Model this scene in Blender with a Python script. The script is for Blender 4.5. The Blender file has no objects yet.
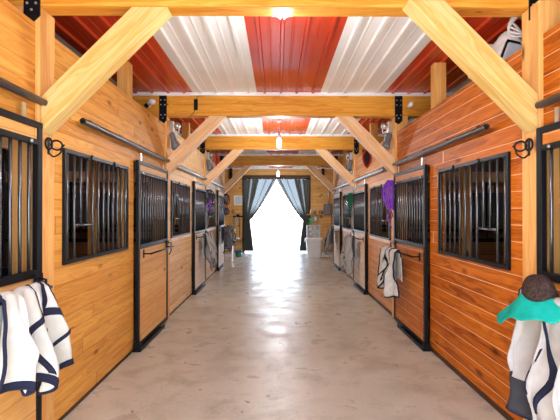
import bpy, math, random
from mathutils import Vector, Matrix, noise
random.seed(7)
C = bpy.context.scene.collection
PI = math.pi
EYE = 1.6; F = 400.0
XL, XR = -1.66, 1.78          # faces of the two stall walls
HL, HR = 2.90, 2.79           # their tops
CEIL = 3.37
P = [-0.30, 2.85, 6.00, 9.15, 12.30]     # post lines along the aisle
END = 16.0; BACK = -0.45; OUT = 5.2

def W(px, py, y):
    """point of the place that the photo shows at px,py when it stands y metres down the aisle"""
    return Vector(((px-277)/F*y, y, EYE-(py-212)/F*y))

# ------------------------------------------------------------------ materials
def nmat(name):
    m = bpy.data.materials.new(name); m.use_nodes = True
    nt = m.node_tree; b = nt.nodes['Principled BSDF']
    return m, nt, b
def N(nt, typ, **kw):
    n = nt.nodes.new(typ)
    for k, v in kw.items(): setattr(n, k, v)
    return n
def inp(nt, sock, v):
    if isinstance(v, bpy.types.NodeSocket): nt.links.new(v, sock)
    else: sock.default_value = v
def M(nt, op, a, b=0.0, c=None):
    n = N(nt, 'ShaderNodeMath', operation=op)
    inp(nt, n.inputs[0], a); inp(nt, n.inputs[1], b)
    if c is not None: inp(nt, n.inputs[2], c)
    return n.outputs[0]
def mix(nt, f, a, b, mode='MIX'):
    n = N(nt, 'ShaderNodeMix', data_type='RGBA', blend_type=mode)
    inp(nt, n.inputs[0], f)
    inp(nt, n.inputs[6], a if isinstance(a, bpy.types.NodeSocket) else (*a, 1))
    inp(nt, n.inputs[7], b if isinstance(b, bpy.types.NodeSocket) else (*b, 1))
    return n.outputs[2]
def ramp(nt, f, a, b):
    n = N(nt, 'ShaderNodeMapRange'); inp(nt, n.inputs[0], f); n.inputs[1].default_value = a; n.inputs[2].default_value = b
    return n.outputs[0]
def comb(nt, x, y, z):
    n = N(nt, 'ShaderNodeCombineXYZ'); inp(nt, n.inputs[0], x); inp(nt, n.inputs[1], y); inp(nt, n.inputs[2], z); return n.outputs[0]

def wood(name, light, dark, L='Y', A='Z', board=None, seam=(.25,.1,.03), seamw=.045, rough=.52, knots=1.0, blen=2.4, vary=.5, knotcol=(.07,.018,.004), seamf=.7, spec=.16):
    m, nt, b = nmat(name)
    tc = N(nt, 'ShaderNodeTexCoord'); sp = N(nt, 'ShaderNodeSeparateXYZ'); nt.links.new(tc.outputs['Object'], sp.inputs[0])
    ax = {'X': sp.outputs[0], 'Y': sp.outputs[1], 'Z': sp.outputs[2]}
    D = [k for k in 'XYZ' if k not in (L, A)][0]
    l, a, d = ax[L], ax[A], ax[D]
    if board:
        idx = M(nt, 'FLOOR', M(nt, 'DIVIDE', M(nt, 'ADD', a, 50*board), board))
        wn = N(nt, 'ShaderNodeTexWhiteNoise', noise_dimensions='1D'); nt.links.new(idx, wn.inputs['W'])
        lo = M(nt, 'ADD', M(nt, 'DIVIDE', l, blen), M(nt, 'MULTIPLY', wn.outputs[0], 7.3))
        seg = M(nt, 'FLOOR', lo)
        wn2 = N(nt, 'ShaderNodeTexWhiteNoise', noise_dimensions='2D'); nt.links.new(comb(nt, idx, seg, 0.0), wn2.inputs['Vector'])
        rnd = wn2.outputs[0]
        off = M(nt, 'MULTIPLY', rnd, 37.0)
    else:
        rnd = None; off = 3.3
    gv = comb(nt, M(nt, 'ADD', M(nt, 'MULTIPLY', l, 1.3), off), M(nt, 'MULTIPLY', a, 16.0), M(nt, 'MULTIPLY', d, 16.0))
    n1 = N(nt, 'ShaderNodeTexNoise'); nt.links.new(gv, n1.inputs['Vector']); n1.inputs['Scale'].default_value = 1.0; n1.inputs['Detail'].default_value = 3; n1.inputs['Distortion'].default_value = .6
    # cathedral grain
    rings = M(nt, 'SINE', M(nt, 'MULTIPLY', n1.outputs[0], 34.0))
    g = M(nt, 'ADD', M(nt, 'MULTIPLY', rings, .16), n1.outputs[0])
    g = ramp(nt, g, .28, .78)
    if rnd is not None: g = M(nt, 'ADD', M(nt, 'MULTIPLY', g, 1-vary), M(nt, 'MULTIPLY', rnd, vary))
    col = mix(nt, g, light, dark)
    # knots
    kv = comb(nt, M(nt, 'ADD', M(nt, 'MULTIPLY', l, 2.2), off), M(nt, 'MULTIPLY', a, 5.0), M(nt, 'MULTIPLY', d, 5.0))
    vo = N(nt, 'ShaderNodeTexVoronoi'); nt.links.new(kv, vo.inputs['Vector']); vo.inputs['Scale'].default_value = 1.0
    kf = ramp(nt, vo.outputs['Distance'], .17*knots, .05*knots)
    kc = N(nt, 'ShaderNodeSeparateXYZ'); nt.links.new(vo.outputs['Color'], kc.inputs[0])
    kf = M(nt, 'MULTIPLY', kf, M(nt, 'GREATER_THAN', kc.outputs[0], .30))
    col = mix(nt, M(nt, 'MULTIPLY', kf, .92), col, knotcol)
    hgt = n1.outputs[0]
    if board:
        fr = M(nt, 'FRACT', M(nt, 'DIVIDE', M(nt, 'ADD', a, 50*board), board))
        s1 = M(nt, 'LESS_THAN', fr, seamw)
        s2 = M(nt, 'LESS_THAN', M(nt, 'FRACT', lo), .004)
        sm = M(nt, 'MAXIMUM', s1, s2)
        col = mix(nt, M(nt, 'MULTIPLY', sm, seamf), col, seam)
        hgt = M(nt, 'SUBTRACT', M(nt, 'MULTIPLY', hgt, .15), M(nt, 'MULTIPLY', sm, .8))
    nt.links.new(col, b.inputs['Base Color'])
    b.inputs['Roughness'].default_value = rough; b.inputs['Specular IOR Level'].default_value = spec
    bp = N(nt, 'ShaderNodeBump'); bp.inputs['Strength'].default_value = .25; bp.inputs['Distance'].default_value = .006
    nt.links.new(hgt, bp.inputs['Height']); nt.links.new(bp.outputs[0], b.inputs['Normal'])
    return m

def plain(name, col, rough=.5, metal=0.0, noise_amt=.12, scale=9.0, bump=0.0, spec=None):
    m, nt, b = nmat(name)
    tc = N(nt, 'ShaderNodeTexCoord'); n1 = N(nt, 'ShaderNodeTexNoise'); nt.links.new(tc.outputs['Object'], n1.inputs['Vector'])
    n1.inputs['Scale'].default_value = scale; n1.inputs['Detail'].default_value = 4
    f = ramp(nt, n1.outputs[0], .3, .7)
    c = mix(nt, f, tuple(max(0, x*(1-noise_amt)) for x in col), tuple(min(1, x*(1+noise_amt)) for x in col))
    nt.links.new(c, b.inputs['Base Color'])
    b.inputs['Roughness'].default_value = rough; b.inputs['Metallic'].default_value = metal
    if spec is not None: b.inputs['Specular IOR Level'].default_value = spec
    if bump:
        bp = N(nt, 'ShaderNodeBump'); bp.inputs['Strength'].default_value = bump; bp.inputs['Distance'].default_value = .01
        nt.links.new(n1.outputs[0], bp.inputs['Height']); nt.links.new(bp.outputs[0], b.inputs['Normal'])
    return m

MW = {}
MW['wl'] = wood('honey boards', (.78,.40,.085), (.50,.19,.028), board=.13, seam=(.40,.14,.025), seamw=.06, vary=.40, seamf=.65, knots=1.0, blen=3.5)
MW['wr'] = wood('amber boards', (.62,.17,.011), (.24,.045,.002), board=.125, seam=(.85,.50,.28), seamw=.05, vary=.30, knots=1.25, seamf=.8, blen=9.0)
MW['we'] = wood('end wall boards', (.74,.41,.14), (.56,.26,.065), L='X', A='Z', board=.14, seam=(.28,.10,.03), vary=.5)
MW['dl'] = wood('left door boards', (.78,.45,.16), (.62,.29,.07), board=.14, seam=(.40,.17,.06), vary=.5, knots=.9)
MW['dr'] = wood('right door boards', (.60,.20,.03), (.32,.08,.010), board=.14, seam=(.80,.50,.32), vary=.4)
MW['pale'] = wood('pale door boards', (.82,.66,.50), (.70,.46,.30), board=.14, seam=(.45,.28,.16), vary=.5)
MW['wl2'] = wood('pale honey boards', (.80,.55,.30), (.58,.32,.13), board=.13, seam=(.40,.18,.06), seamw=.06, vary=.45)
MW['wr2'] = wood('pale amber boards', (.66,.33,.15), (.44,.18,.065), board=.125, seam=(.80,.55,.38), seamw=.05, vary=.35, blen=9.0)
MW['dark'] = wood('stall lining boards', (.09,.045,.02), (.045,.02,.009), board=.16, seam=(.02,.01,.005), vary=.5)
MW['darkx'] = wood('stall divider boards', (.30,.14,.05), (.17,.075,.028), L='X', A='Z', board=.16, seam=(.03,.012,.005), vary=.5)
MW['post'] = wood('post timber', (.76,.42,.14), (.66,.30,.07), L='Z', A='X', knots=1.0, rough=.5)
MW['beam'] = wood('beam timber', (.76,.36,.055), (.58,.215,.02), L='X', A='Z', knots=.5, rough=.4)
MW['brace'] = wood('brace timber', (.78,.51,.29), (.68,.38,.18), L='X', A='Z', knots=1.1, rough=.45)
MW['bracey'] = wood('varnished brace timber', (.66,.46,.19), (.54,.33,.09), L='X', A='Z', knots=1.0, rough=.25)
BLK = plain('black painted steel', (.007,.007,.008), .42, .0, spec=.14)
BAR = plain('dark steel bar', (.13,.14,.155), .25, .85)
STEEL = plain('galvanised steel', (.62,.64,.66), .3, .9)
TRACK = plain('bronze steel track', (.10,.085,.08), .3, .7)
WHT = plain('white plastic', (.80,.80,.80), .4, noise_amt=.03)
RUBBER = plain('black rubber', (.02,.02,.02), .8)

def floor_mat():
    m, nt, b = nmat('worn concrete')
    tc = N(nt, 'ShaderNodeTexCoord'); o = tc.outputs['Object']
    def no(scale, det=5, dist=0.0, sock=o):
        n = N(nt, 'ShaderNodeTexNoise'); nt.links.new(sock, n.inputs['Vector']); n.inputs['Scale'].default_value = scale
        n.inputs['Detail'].default_value = det; n.inputs['Distortion'].default_value = dist; return n.outputs[0]
    big = no(.7, 5, .5); mid = no(3.0, 6, .4); fine = no(28, 4)
    col = mix(nt, ramp(nt, big, .3, .7), (.385,.34,.245), (.50,.455,.355))
    col = mix(nt, M(nt, 'MULTIPLY', ramp(nt, mid, .48, .68), .75), col, (.27,.215,.14))
    col = mix(nt, M(nt, 'MULTIPLY', ramp(nt, fine, .3, .75), .35), col, (.60,.55,.44))
    st = no(2.1, 3, 1.2)
    col = mix(nt, M(nt, 'MULTIPLY', ramp(nt, st, .58, .72), .4), col, (.20,.12,.07))
    sp = no(9.0, 2, .3)
    col = mix(nt, M(nt, 'MULTIPLY', ramp(nt, sp, .70, .76), .7), col, (.13,.065,.035))
    # hairline cracks / saw joint
    vo = N(nt, 'ShaderNodeTexVoronoi', feature='DISTANCE_TO_EDGE'); vo.inputs['Scale'].default_value = .35
    dv = N(nt, 'ShaderNodeVectorMath', operation='ADD'); nt.links.new(o, dv.inputs[0])
    nn = N(nt, 'ShaderNodeTexNoise'); nt.links.new(o, nn.inputs['Vector']); nn.inputs['Scale'].default_value = 1.5
    nt.links.new(nn.outputs['Color'], dv.inputs[1]); nt.links.new(dv.outputs[0], vo.inputs['Vector'])
    col = mix(nt, M(nt, 'MULTIPLY', ramp(nt, vo.outputs[0], .003, .001), .25), col, (.22,.15,.10))
    nt.links.new(col, b.inputs['Base Color'])
    r = N(nt, 'ShaderNodeMapRange'); nt.links.new(mid, r.inputs[0]); r.inputs[1].default_value=.3; r.inputs[2].default_value=.7; r.inputs[3].default_value=.24; r.inputs[4].default_value=.46
    nt.links.new(r.outputs[0], b.inputs['Roughness'])
    bp = N(nt, 'ShaderNodeBump'); bp.inputs['Strength'].default_value=.25; bp.inputs['Distance'].default_value=.01
    nt.links.new(mid, bp.inputs['Height']); nt.links.new(bp.outputs[0], b.inputs['Normal'])
    return m
FLOOR = floor_mat()
RED = plain('red sheet metal', (.56,.050,.014), .22, .0, .10, 2.0)
WSHEET = plain('white sheet metal', (.88,.88,.88), .30, .0, .04, 2.0)
OUTG = plain('pale sandy ground', (.55,.50,.44), .9, noise_amt=.3, scale=3.0, bump=.3)
BED = plain('wood shavings', (.30,.20,.11), .95, noise_amt=.4, scale=40, bump=.5)
LEAF = plain('dusty leaves', (.06,.10,.05), .8, noise_amt=.4, scale=8)

def cloth(name, col, amt=.10, scale=14.0, rough=.9, stain=None):
    m, nt, b = nmat(name)
    tc = N(nt, 'ShaderNodeTexCoord'); n1 = N(nt, 'ShaderNodeTexNoise'); nt.links.new(tc.outputs['Object'], n1.inputs['Vector'])
    n1.inputs['Scale'].default_value = scale; n1.inputs['Detail'].default_value = 5
    c = mix(nt, ramp(nt, n1.outputs[0], .3, .7), tuple(x*(1-amt) for x in col), tuple(min(1,x*(1+amt)) for x in col))
    if stain:
        n2 = N(nt, 'ShaderNodeTexNoise'); nt.links.new(tc.outputs['Object'], n2.inputs['Vector']); n2.inputs['Scale'].default_value = 5
        c = mix(nt, M(nt, 'MULTIPLY', ramp(nt, n2.outputs[0], .45, .7), .6), c, stain)
    nt.links.new(c, b.inputs['Base Color']); b.inputs['Roughness'].default_value = rough; b.inputs['Specular IOR Level'].default_value = .08
    w = N(nt, 'ShaderNodeTexNoise'); nt.links.new(tc.outputs['Object'], w.inputs['Vector']); w.inputs['Scale'].default_value = 160
    bp = N(nt, 'ShaderNodeBump'); bp.inputs['Strength'].default_value=.2; bp.inputs['Distance'].default_value=.003
    nt.links.new(w.outputs[0], bp.inputs['Height']); nt.links.new(bp.outputs[0], b.inputs['Normal'])
    return m
CREAM = cloth('cream cloth', (.55,.55,.52), stain=(.47,.44,.34))
PALE = cloth('pale grey cloth', (.46,.43,.41), stain=(.36,.30,.26))
GREY = cloth('grey cloth', (.33,.31,.28))
DGREY = cloth('dark grey cloth', (.15,.15,.165))
NAVY = cloth('navy cloth', (.018,.020,.040))
CHAR = cloth('charcoal cloth', (.045,.045,.05))
TEAL = cloth('teal cloth', (.01,.36,.29), amt=.15)
BROWN = cloth('brown mesh cloth', (.045,.028,.024), scale=60, amt=.5)
PURPLE = cloth('purple webbing', (.22,.05,.50), scale=50)
PLUM = cloth('plum rope', (.30,.08,.28), scale=80, amt=.5)
GREEN = cloth('green webbing', (.015,.11,.055), scale=50)
REDC = cloth('red webbing', (.42,.03,.03), scale=50)
BLUEC = cloth('dark blue webbing', (.03,.05,.13), scale=50)

# ------------------------------------------------------------------ mesh builder
class MB:
    def __init__(s): s.v = []; s.f = []; s.mi = []; s.cur = 0; s.smooth = []
    def add(s, vs, fs, sm=False):
        o = len(s.v); s.v += [tuple(v) for v in vs]
        for f in fs: s.f.append([i+o for i in f]); s.mi.append(s.cur); s.smooth.append(sm)
    def box(s, a, b):
        x0,y0,z0 = [min(p,q) for p,q in zip(a,b)]; x1,y1,z1 = [max(p,q) for p,q in zip(a,b)]
        s.add([(x0,y0,z0),(x1,y0,z0),(x1,y1,z0),(x0,y1,z0),(x0,y0,z1),(x1,y0,z1),(x1,y1,z1),(x0,y1,z1)],
              [(0,3,2,1),(4,5,6,7),(0,1,5,4),(1,2,6,5),(2,3,7,6),(3,0,4,7)]); return s
    def tube(s, pts, r, seg=8, closed=False, flat=1.0, cap=True):
        pts = [Vector(p) for p in pts]; n = len(pts)
        rs = r if isinstance(r, (list, tuple)) else [r]*n
        up = None; vs = []
        for i, p in enumerate(pts):
            if closed: t = pts[(i+1)%n]-pts[i-1]
            else: t = pts[min(i+1,n-1)]-pts[max(i-1,0)]
            t = t.normalized() if t.length > 1e-9 else Vector((0,0,1))
            if up is None:
                up = Vector((0,0,1)) if abs(t.z) < .9 else Vector((1,0,0))
            a = t.cross(up); a = a.normalized() if a.length > 1e-6 else t.orthogonal().normalized()
            b = a.cross(t).normalized(); up = b
            for k in range(seg):
                th = 2*PI*k/seg
                vs.append(p + a*math.cos(th)*rs[i]*flat + b*math.sin(th)*rs[i])
        fs = []
        for i in range(n if closed else n-1):
            j = (i+1) % n
            for k in range(seg):
                k2 = (k+1)%seg; fs.append((i*seg+k, i*seg+k2, j*seg+k2, j*seg+k))
        if not closed and cap: fs += [tuple(range(seg))[::-1], tuple(range((n-1)*seg, n*seg))]
        s.add(vs, fs, True); return s
    def lathe(s, prof, seg=20, origin=(0,0,0), axis=(0,0,1)):
        """prof: list of (r, h)"""
        q = Vector((0,0,1)).rotation_difference(Vector(axis).normalized()); o = Vector(origin)
        vs = []
        for r, h in prof:
            for k in range(seg):
                th = 2*PI*k/seg; vs.append(o + q @ Vector((r*math.cos(th), r*math.sin(th), h)))
        fs = []
        for i in range(len(prof)-1):
            for k in range(seg):
                k2 = (k+1)%seg; fs.append((i*seg+k, i*seg+k2, (i+1)*seg+k2, (i+1)*seg+k))
        fs += [tuple(range(seg))[::-1], tuple(range((len(prof)-1)*seg, len(prof)*seg))]
        s.add(vs, fs, True); return s
    def ball(s, c, r, sx=1, sy=1, sz=1, nu=14, nv=9):
        c = Vector(c); vs = []; fs = []
        for j in range(nv+1):
            ph = PI*j/nv
            for i in range(nu):
                th = 2*PI*i/nu
                vs.append(c+Vector((r*sx*math.sin(ph)*math.cos(th), r*sy*math.sin(ph)*math.sin(th), r*sz*math.cos(ph))))
        for j in range(nv):
            for i in range(nu):
                i2=(i+1)%nu; fs.append((j*nu+i, (j+1)*nu+i, (j+1)*nu+i2, j*nu+i2))
        s.add(vs, fs, True); return s
    def prism(s, poly, d0, d1, axis='Y'):
        """poly of 2d points extruded along axis; for Y: (x,z)"""
        n = len(poly)
        def mk(p, d): return {'Y': (p[0], d, p[1]), 'X': (d, p[0], p[1]), 'Z': (p[0], p[1], d)}[axis]
        vs = [mk(p, d0) for p in poly]+[mk(p, d1) for p in poly]
        fs = [tuple(range(n)), tuple(range(n, 2*n))[::-1]]+[(i, i+n, (i+1)%n+n, (i+1)%n) for i in range(n)]
        s.add(vs, fs); return s
    def grid(s, fn, nu, nv, sm=True):
        vs = [fn(i/nu, j/nv) for j in range(nv+1) for i in range(nu+1)]
        fs = [(j*(nu+1)+i, j*(nu+1)+i+1, (j+1)*(nu+1)+i+1, (j+1)*(nu+1)+i) for j in range(nv) for i in range(nu)]
        s.add(vs, fs, sm); return s
    def build(s, name, mats, parent=None, loc=(0,0,0), rot=(0,0,0), bevel=0, solid=0, sub=0, uv=None):
        me = bpy.data.meshes.new(name); me.from_pydata(s.v, [], s.f)
        if not isinstance(mats, (list, tuple)): mats = [mats]
        for m in mats: me.materials.append(m)
        for p, i, sm in zip(me.polygons, s.mi, s.smooth): p.material_index = i; p.use_smooth = sm
        import bmesh
        bm = bmesh.new(); bm.from_mesh(me)
        if not solid: bmesh.ops.recalc_face_normals(bm, faces=bm.faces)
        bm.to_mesh(me); bm.free()
        if uv:
            l = me.uv_layers.new(name='UVMap')
            for lp in me.loops: l.data[lp.index].uv = uv[lp.vertex_index]
        o = bpy.data.objects.new(name, me); C.objects.link(o)
        o.location = loc; o.rotation_euler = rot
        if parent: o.parent = parent
        if solid:
            md = o.modifiers.new('thick', 'SOLIDIFY'); md.thickness = solid; md.offset = 0
        if sub:
            md = o.modifiers.new('sub', 'SUBSURF'); md.levels = sub; md.render_levels = sub
        if bevel:
            md = o.modifiers.new('bev', 'BEVEL'); md.width = bevel; md.segments = 2; md.limit_method = 'ANGLE'
        return o

def tag(o, label, cat, group=None):
    o['label'] = label; o['category'] = cat
    if group: o['group'] = group
    return o
def struct(o): o['kind'] = 'structure'; return o
def thing(name, loc, label, cat, group=None, rz=0):
    o = bpy.data.objects.new(name, None); C.objects.link(o); o.location = loc; o.rotation_euler = (0,0,rz)
    o.empty_display_size = .1
    return tag(o, label, cat, group)
def copy_tree(o, parent=None):
    c = o.copy(); C.objects.link(c); c.parent = parent
    for ch in list(o.children): copy_tree(ch, c)
    return c

# ------------------------------------------------------------------ the setting
b = MB(); b.box((-OUT, BACK, -.1), (OUT, END+.15, 0)); struct(b.build('floor', FLOOR))
b = MB(); b.box((-60, -40, -.15), (60, BACK, -.02)); b.box((-60, END+.15, -.15), (60, 140, -.02)); b.box((-60, BACK, -.15), (-OUT-.1, END+.15, -.02)); b.box((OUT+.1, BACK, -.15), (60, END+.15, -.02))
struct(b.build('ground', OUTG))

def ceiling():
    b = MB(); w = .944; x0 = -.30-w*5; prof = []
    rib = w/4
    k = int(-x0/w)
    x = x0
    segs = []   # (x, z) with material
    for p_ in range(11):
        mat = 0 if (p_-5) % 2 == 0 else 1
        xs = x0+p_*w
        pts = [(xs, 0)]
        for r in range(4):
            c = xs+rib*(r+.5)
            pts += [(c-.024, 0), (c-.014, -.026), (c+.014, -.026), (c+.024, 0)]
            m_ = c+rib/2
            if r < 3: pts += [(m_-.03, 0), (m_-.022, -.004), (m_-.010, -.004), (m_, 0)]
        pts.append((xs+w, 0)); segs.append((mat, pts))
    for mat, pts in segs:
        b.cur = mat
        for (xa, za), (xb, zb) in zip(pts, pts[1:]):
            if xb-xa < 1e-6: continue
            xa2, xb2 = max(xa, -OUT), min(xb, OUT)
            if xb2 <= xa2: continue
            b.add([(xa2, BACK, CEIL+za), (xb2, BACK, CEIL+zb), (xb2, END, CEIL+zb), (xa2, END, CEIL+za)], [(0,1,2,3)])
    b.cur = 1; b.box((-OUT-.1, BACK, CEIL+.03), (OUT+.1, END+.1, CEIL+.10))
    return struct(b.build('ceiling', [RED, WSHEET]))
ceiling()

def PY(side, k):
    return P[k]-(.10 if side > 0 and k == 1 else 0)
def WY(side, k):      # start of the window of bay k
    return P[k]+.25-(.07 if side > 0 and k == 1 else 0)
def DY(side, k):      # start of the door of bay k
    return P[k]+1.79-(.10 if side > 0 and k == 0 else 0)
SILL = {-1: 1.19, 1: 1.155}
DH = {-1: 2.215, 1: 2.165}
def stall_wall(side):
    b = MB(); X, H = (XL, HL) if side < 0 else (XR, HR); t = .05*side
    def bx(y0, y1, z0, z1): b.box((X, y0, z0), (X+t, y1, z1))
    for k, p in enumerate(P[:4]):
        b.cur = 1 if k >= 2 else 0  # far bays take the paler board tone
        w0, d0, e0 = WY(side, k), DY(side, k), PY(side, k+1)-.095
        bx(PY(side, k)+.095, w0, 0, H); bx(w0, w0+1.33, 0, SILL[side]); bx(w0, w0+1.33, SILL[side]+.906, H)
        bx(w0+1.33, d0, 0, H); bx(d0, e0, DH[side]-.01, H)
    b.cur = 0; bx(BACK, P[0]-.095, 0, H)
    o = struct(b.build('wall_left' if side < 0 else 'wall_right', [MW['wl'], MW['wl2']] if side < 0 else [MW['wr'], MW['wr2']]))
    # dark base strips beside the windows
    b = MB()
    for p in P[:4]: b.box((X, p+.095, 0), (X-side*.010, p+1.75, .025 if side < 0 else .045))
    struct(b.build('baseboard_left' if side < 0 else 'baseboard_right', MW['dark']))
for s in (-1, 1): stall_wall(s)

b = MB()
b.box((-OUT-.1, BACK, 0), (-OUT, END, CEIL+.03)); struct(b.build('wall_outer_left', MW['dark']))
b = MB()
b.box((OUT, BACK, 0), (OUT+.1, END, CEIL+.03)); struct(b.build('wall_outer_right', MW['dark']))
DX0, DX1, DTOP = -1.29, 1.25, 2.95
b = MB(); b.box((-OUT, END, 0), (DX0, END+.1, CEIL)); b.box((DX1, END, 0), (OUT, END+.1, CEIL)); b.box((DX0, END, DTOP), (DX1, END+.1, CEIL))
struct(b.build('wall_end', MW['we']))
# rear gable around the wide rear doorway behind the camera
b = MB(); b.box((-OUT, BACK-.1, 0), (XL, BACK, CEIL)); b.box((XR, BACK-.1, 0), (OUT, BACK, CEIL))
struct(b.build('wall_back', MW['we']))
# white trim where the sheets meet the beams and end wall
n_ = 1
for y in [p-.095 for p in P[1:]]+[END-.04]:
    b = MB(); b.box((-OUT, y-.02, CEIL-.055), (OUT, y+.005 if y < 15 else y+.04, CEIL-.005)); struct(b.build('trim_%d' % n_, WSHEET)); n_ += 1
b = MB(); b.box((DX0-.09, END-.03, 0), (DX0, END, DTOP)); b.box((DX1, END-.03, 0), (DX1+.09, END, DTOP)); b.box((DX0-.09, END-.03, DTOP), (DX1+.09, END, DTOP+.12))
struct(b.build('trim_%d' % n_, MW['dark'])); n_ += 1

# stall dividers (seen through the bars)
DIVW = {}
ordn = ['nearest', 'second', 'third', 'fourth', 'fifth']
for side in (-1, 1):
    X = XL if side < 0 else XR
    for k, p in enumerate(P):
        xa, xb = X+side*.14, side*OUT
        t = thing('stall_divider', ((xa+xb)/2, p, 0), 'brown board divider with dark upper bars between %s stalls, %s' % ('left' if side < 0 else 'right', ['behind the near door', 'behind the first bridle hooks', 'at second post', 'at third post', 'at the far post'][k]), 'divider', 'stall dividers behind the bars')
        w = abs(xb-xa)/2
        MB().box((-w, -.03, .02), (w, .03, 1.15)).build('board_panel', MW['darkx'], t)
        MB().box((-w, -.05, 2.05), (w, .05, 2.20)).build('top_plank', MW['brace'], t)
        MB().box((-w, -.04, 1.15), (w, .04, 1.21)).build('middle_rail', BLK, t)
        bb = MB()
        for i in range(1, 24):
            x = -w+2*w*i/24; bb.box((x-.012, -.012, 1.21), (x+.012, .012, 2.05))
        o = bb.build('bar_grid', BLK, t)
        MB().box((-side*w*.45-.06, -.07, .02), (-side*w*.45+.06, .07, CEIL-.04)).build('support_post', MW['post'], t)
for side in (-1, 1):
    X = XL if side < 0 else XR
    b = MB(); b.box((X+side*.08, BACK+.05, 0), (side*(OUT-.02), 12.2, .025)); o = b.build('stall_bedding', BED); o['kind'] = 'stuff'
    o['label'] = 'wood shavings on the %s stall floors' % ('left' if side < 0 else 'right')

# ------------------------------------------------------------------ posts, beams, braces
where = ['beside the camera', 'at the near bridle hook', 'under the second beam', 'under the third beam', 'at the far stall end']
ordb = ['overhead behind the camera', 'above the nearest braces', 'nearest one crossing the whole picture', 'second one seen down the aisle', 'farthest one before the curtained doorway']
for side in (-1, 1):
    X = XL if side < 0 else XR
    sd = 'left' if side < 0 else 'right'
    for k, p in enumerate(P):
        xc = X+side*(-.03+.095)
        o = MB().box((-.095, -.095, 0), (.095, .095, 3.02)).build('timber_post', MW['post'], loc=(xc, PY(side, k), 0), bevel=.008)
        tag(o, 'square sawn timber post on the %s side %s' % (sd, where[k]), 'post', 'square timber posts')
        if k < 4:
            h = CEIL-.025
            xm = X+side*(.05+.075)
            o = MB().box((-.07, -.06, 0), (.07, .06, h)).build('door_jamb_post', MW['post'], loc=(xm, p+1.85, 0), bevel=.006)
            tag(o, 'shorter timber post rising behind the %s wall top, %s' % (sd, ['near the camera', 'nearest one in view', 'past the second beam', 'past the third beam'][k]), 'post', 'posts behind the wall tops')
for k, p in enumerate(P):
    o = MB().box((-OUT+.02, -.075, -.155), (OUT-.02, .075, .155)).build('timber_beam', MW['beam'], loc=(0, p-.02, 3.175), bevel=.01)
    tag(o, 'long honey timber cross beam, %s' % ordb[k], 'beam', 'cross beams under the ceiling')
for side in (-1, 1):
    sd = 'left' if side < 0 else 'right'
    Xf = (XL+.03) if side < 0 else (XR-.03)
    for k, p in enumerate(P[:5]):
        # brace runs at 45 degrees from the post face up to the beam underside
        x0, z0 = abs(Xf), 2.145; # lower edge at the post
        Lr = 3.02-z0                        # rise of lower edge
        t_ = .247                           # vertical thickness
        # outline in (distance from post, height)
        poly = [(0, z0), (Lr, 3.02), (Lr-t_, 3.02), (0, z0+t_)]
        # local frame: along the brace
        c45 = math.cos(PI/4)
        mid = Vector((Lr/2, (z0+3.02)/2))
        loc_pts = []
        for q in poly:
            d = Vector(q)-mid
            loc_pts.append((d.x*c45+d.y*c45, -d.x*c45+d.y*c45))
        if side > 0: loc_pts = [(-a, c) for a, c in loc_pts]
        b = MB(); b.prism(loc_pts, -.07, .07, 'Y')
        X = Xf-side*mid.x
        o = b.build('knee_brace', MW['bracey'] if k == 1 else MW['brace'], loc=(X, PY(side, k)-.02, mid.y), rot=(0, -PI/4 if side < 0 else PI/4, 0), bevel=.008)
        tag(o, 'diagonal pale timber knee brace, %s side, %s' % (sd, ['behind the camera', 'nearest and largest', 'under nearest full beam', 'under the second full beam', 'in front of the end wall']  [k]), 'brace', 'knee braces')

# steel bracket plates on beam fronts
def bolt_positions(): return [(-.03,.10),(.03,.10),(-.03,.03),(.03,.03),(-.03,-.12),(.03,-.12),(0,-.165)]
for side in (-1, 1):
    X = (XL+.03-.05) if side < 0 else (XR-.03+.05)
    for k in (1, 2, 3, 4):
        p = P[k]; y = p-.095
        t = thing('bracket_plate', (X, y, 3.12), 'black bolted steel plate joining %s post and %s' % ('left' if side < 0 else 'right', ['', 'the overhead near beam', 'the big front beam', 'second full beam', 'farthest beam'][k]), 'bracket', 'steel joint plates')
        MB().prism([(-.055,.195),(.055,.195),(.055,-.17),(0,-.225),(-.055,-.19)], -.012, 0, 'Y').build('plate', BLK, t)
        for (bx_, bz_) in bolt_positions():
            MB().lathe([(.009,0),(.009,.005),(.004,.008)], 8, (bx_, -.012, bz_+.03), (0,-1,0)).build('bolt', STEEL, t)

# ------------------------------------------------------------------ window grilles
def grille(side):
    """x = local depth (0 at the wall face, + toward the aisle), y along, z up from the lower edge"""
    t = bpy.data.objects.new('window_grille', None); C.objects.link(t)
    w, h = 1.33, .906
    f = MB(); q = -side
    f.box((-q*.0, 0, 0), (q*.022, w, .03)); f.box((0, 0, h-.03), (q*.022, w, h))
    f.box((0, 0, .03), (q*.022, .03, h-.03)); f.box((0, w-.03, .03), (q*.022, w, h-.03))
    f.build('frame', BLK, t)
    nb = 12
    rail_z = .30; gap = (1, 2, 3)   # the bars that stop at the feed rail
    ys = [.06+(w-.12)*i/(nb-1) for i in range(nb)]
    for i, y in enumerate(ys):
        z0 = rail_z if i in (2, 3) else .03
        MB().tube([(q*.008, y, z0), (q*.008, y, h-.03)], .0115, 8).build('bar', BAR, t)
    MB().tube([(q*.008, ys[1], rail_z), (q*.008, ys[4], rail_z)], .012, 8).build('feed_rail', BAR, t)
    for (yy, zz) in ((.45, h-.015), (.95, h-.015)):
        MB().box((q*.02, yy-.012, zz-.02), (q*.034, yy+.012, zz+.02)).build('clip', BLK, t)
    return t
wn = {(-1,0):'beside the camera', (-1,1):'nearest one', (-1,2):'past second post', (-1,3):'farthest one'}
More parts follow.
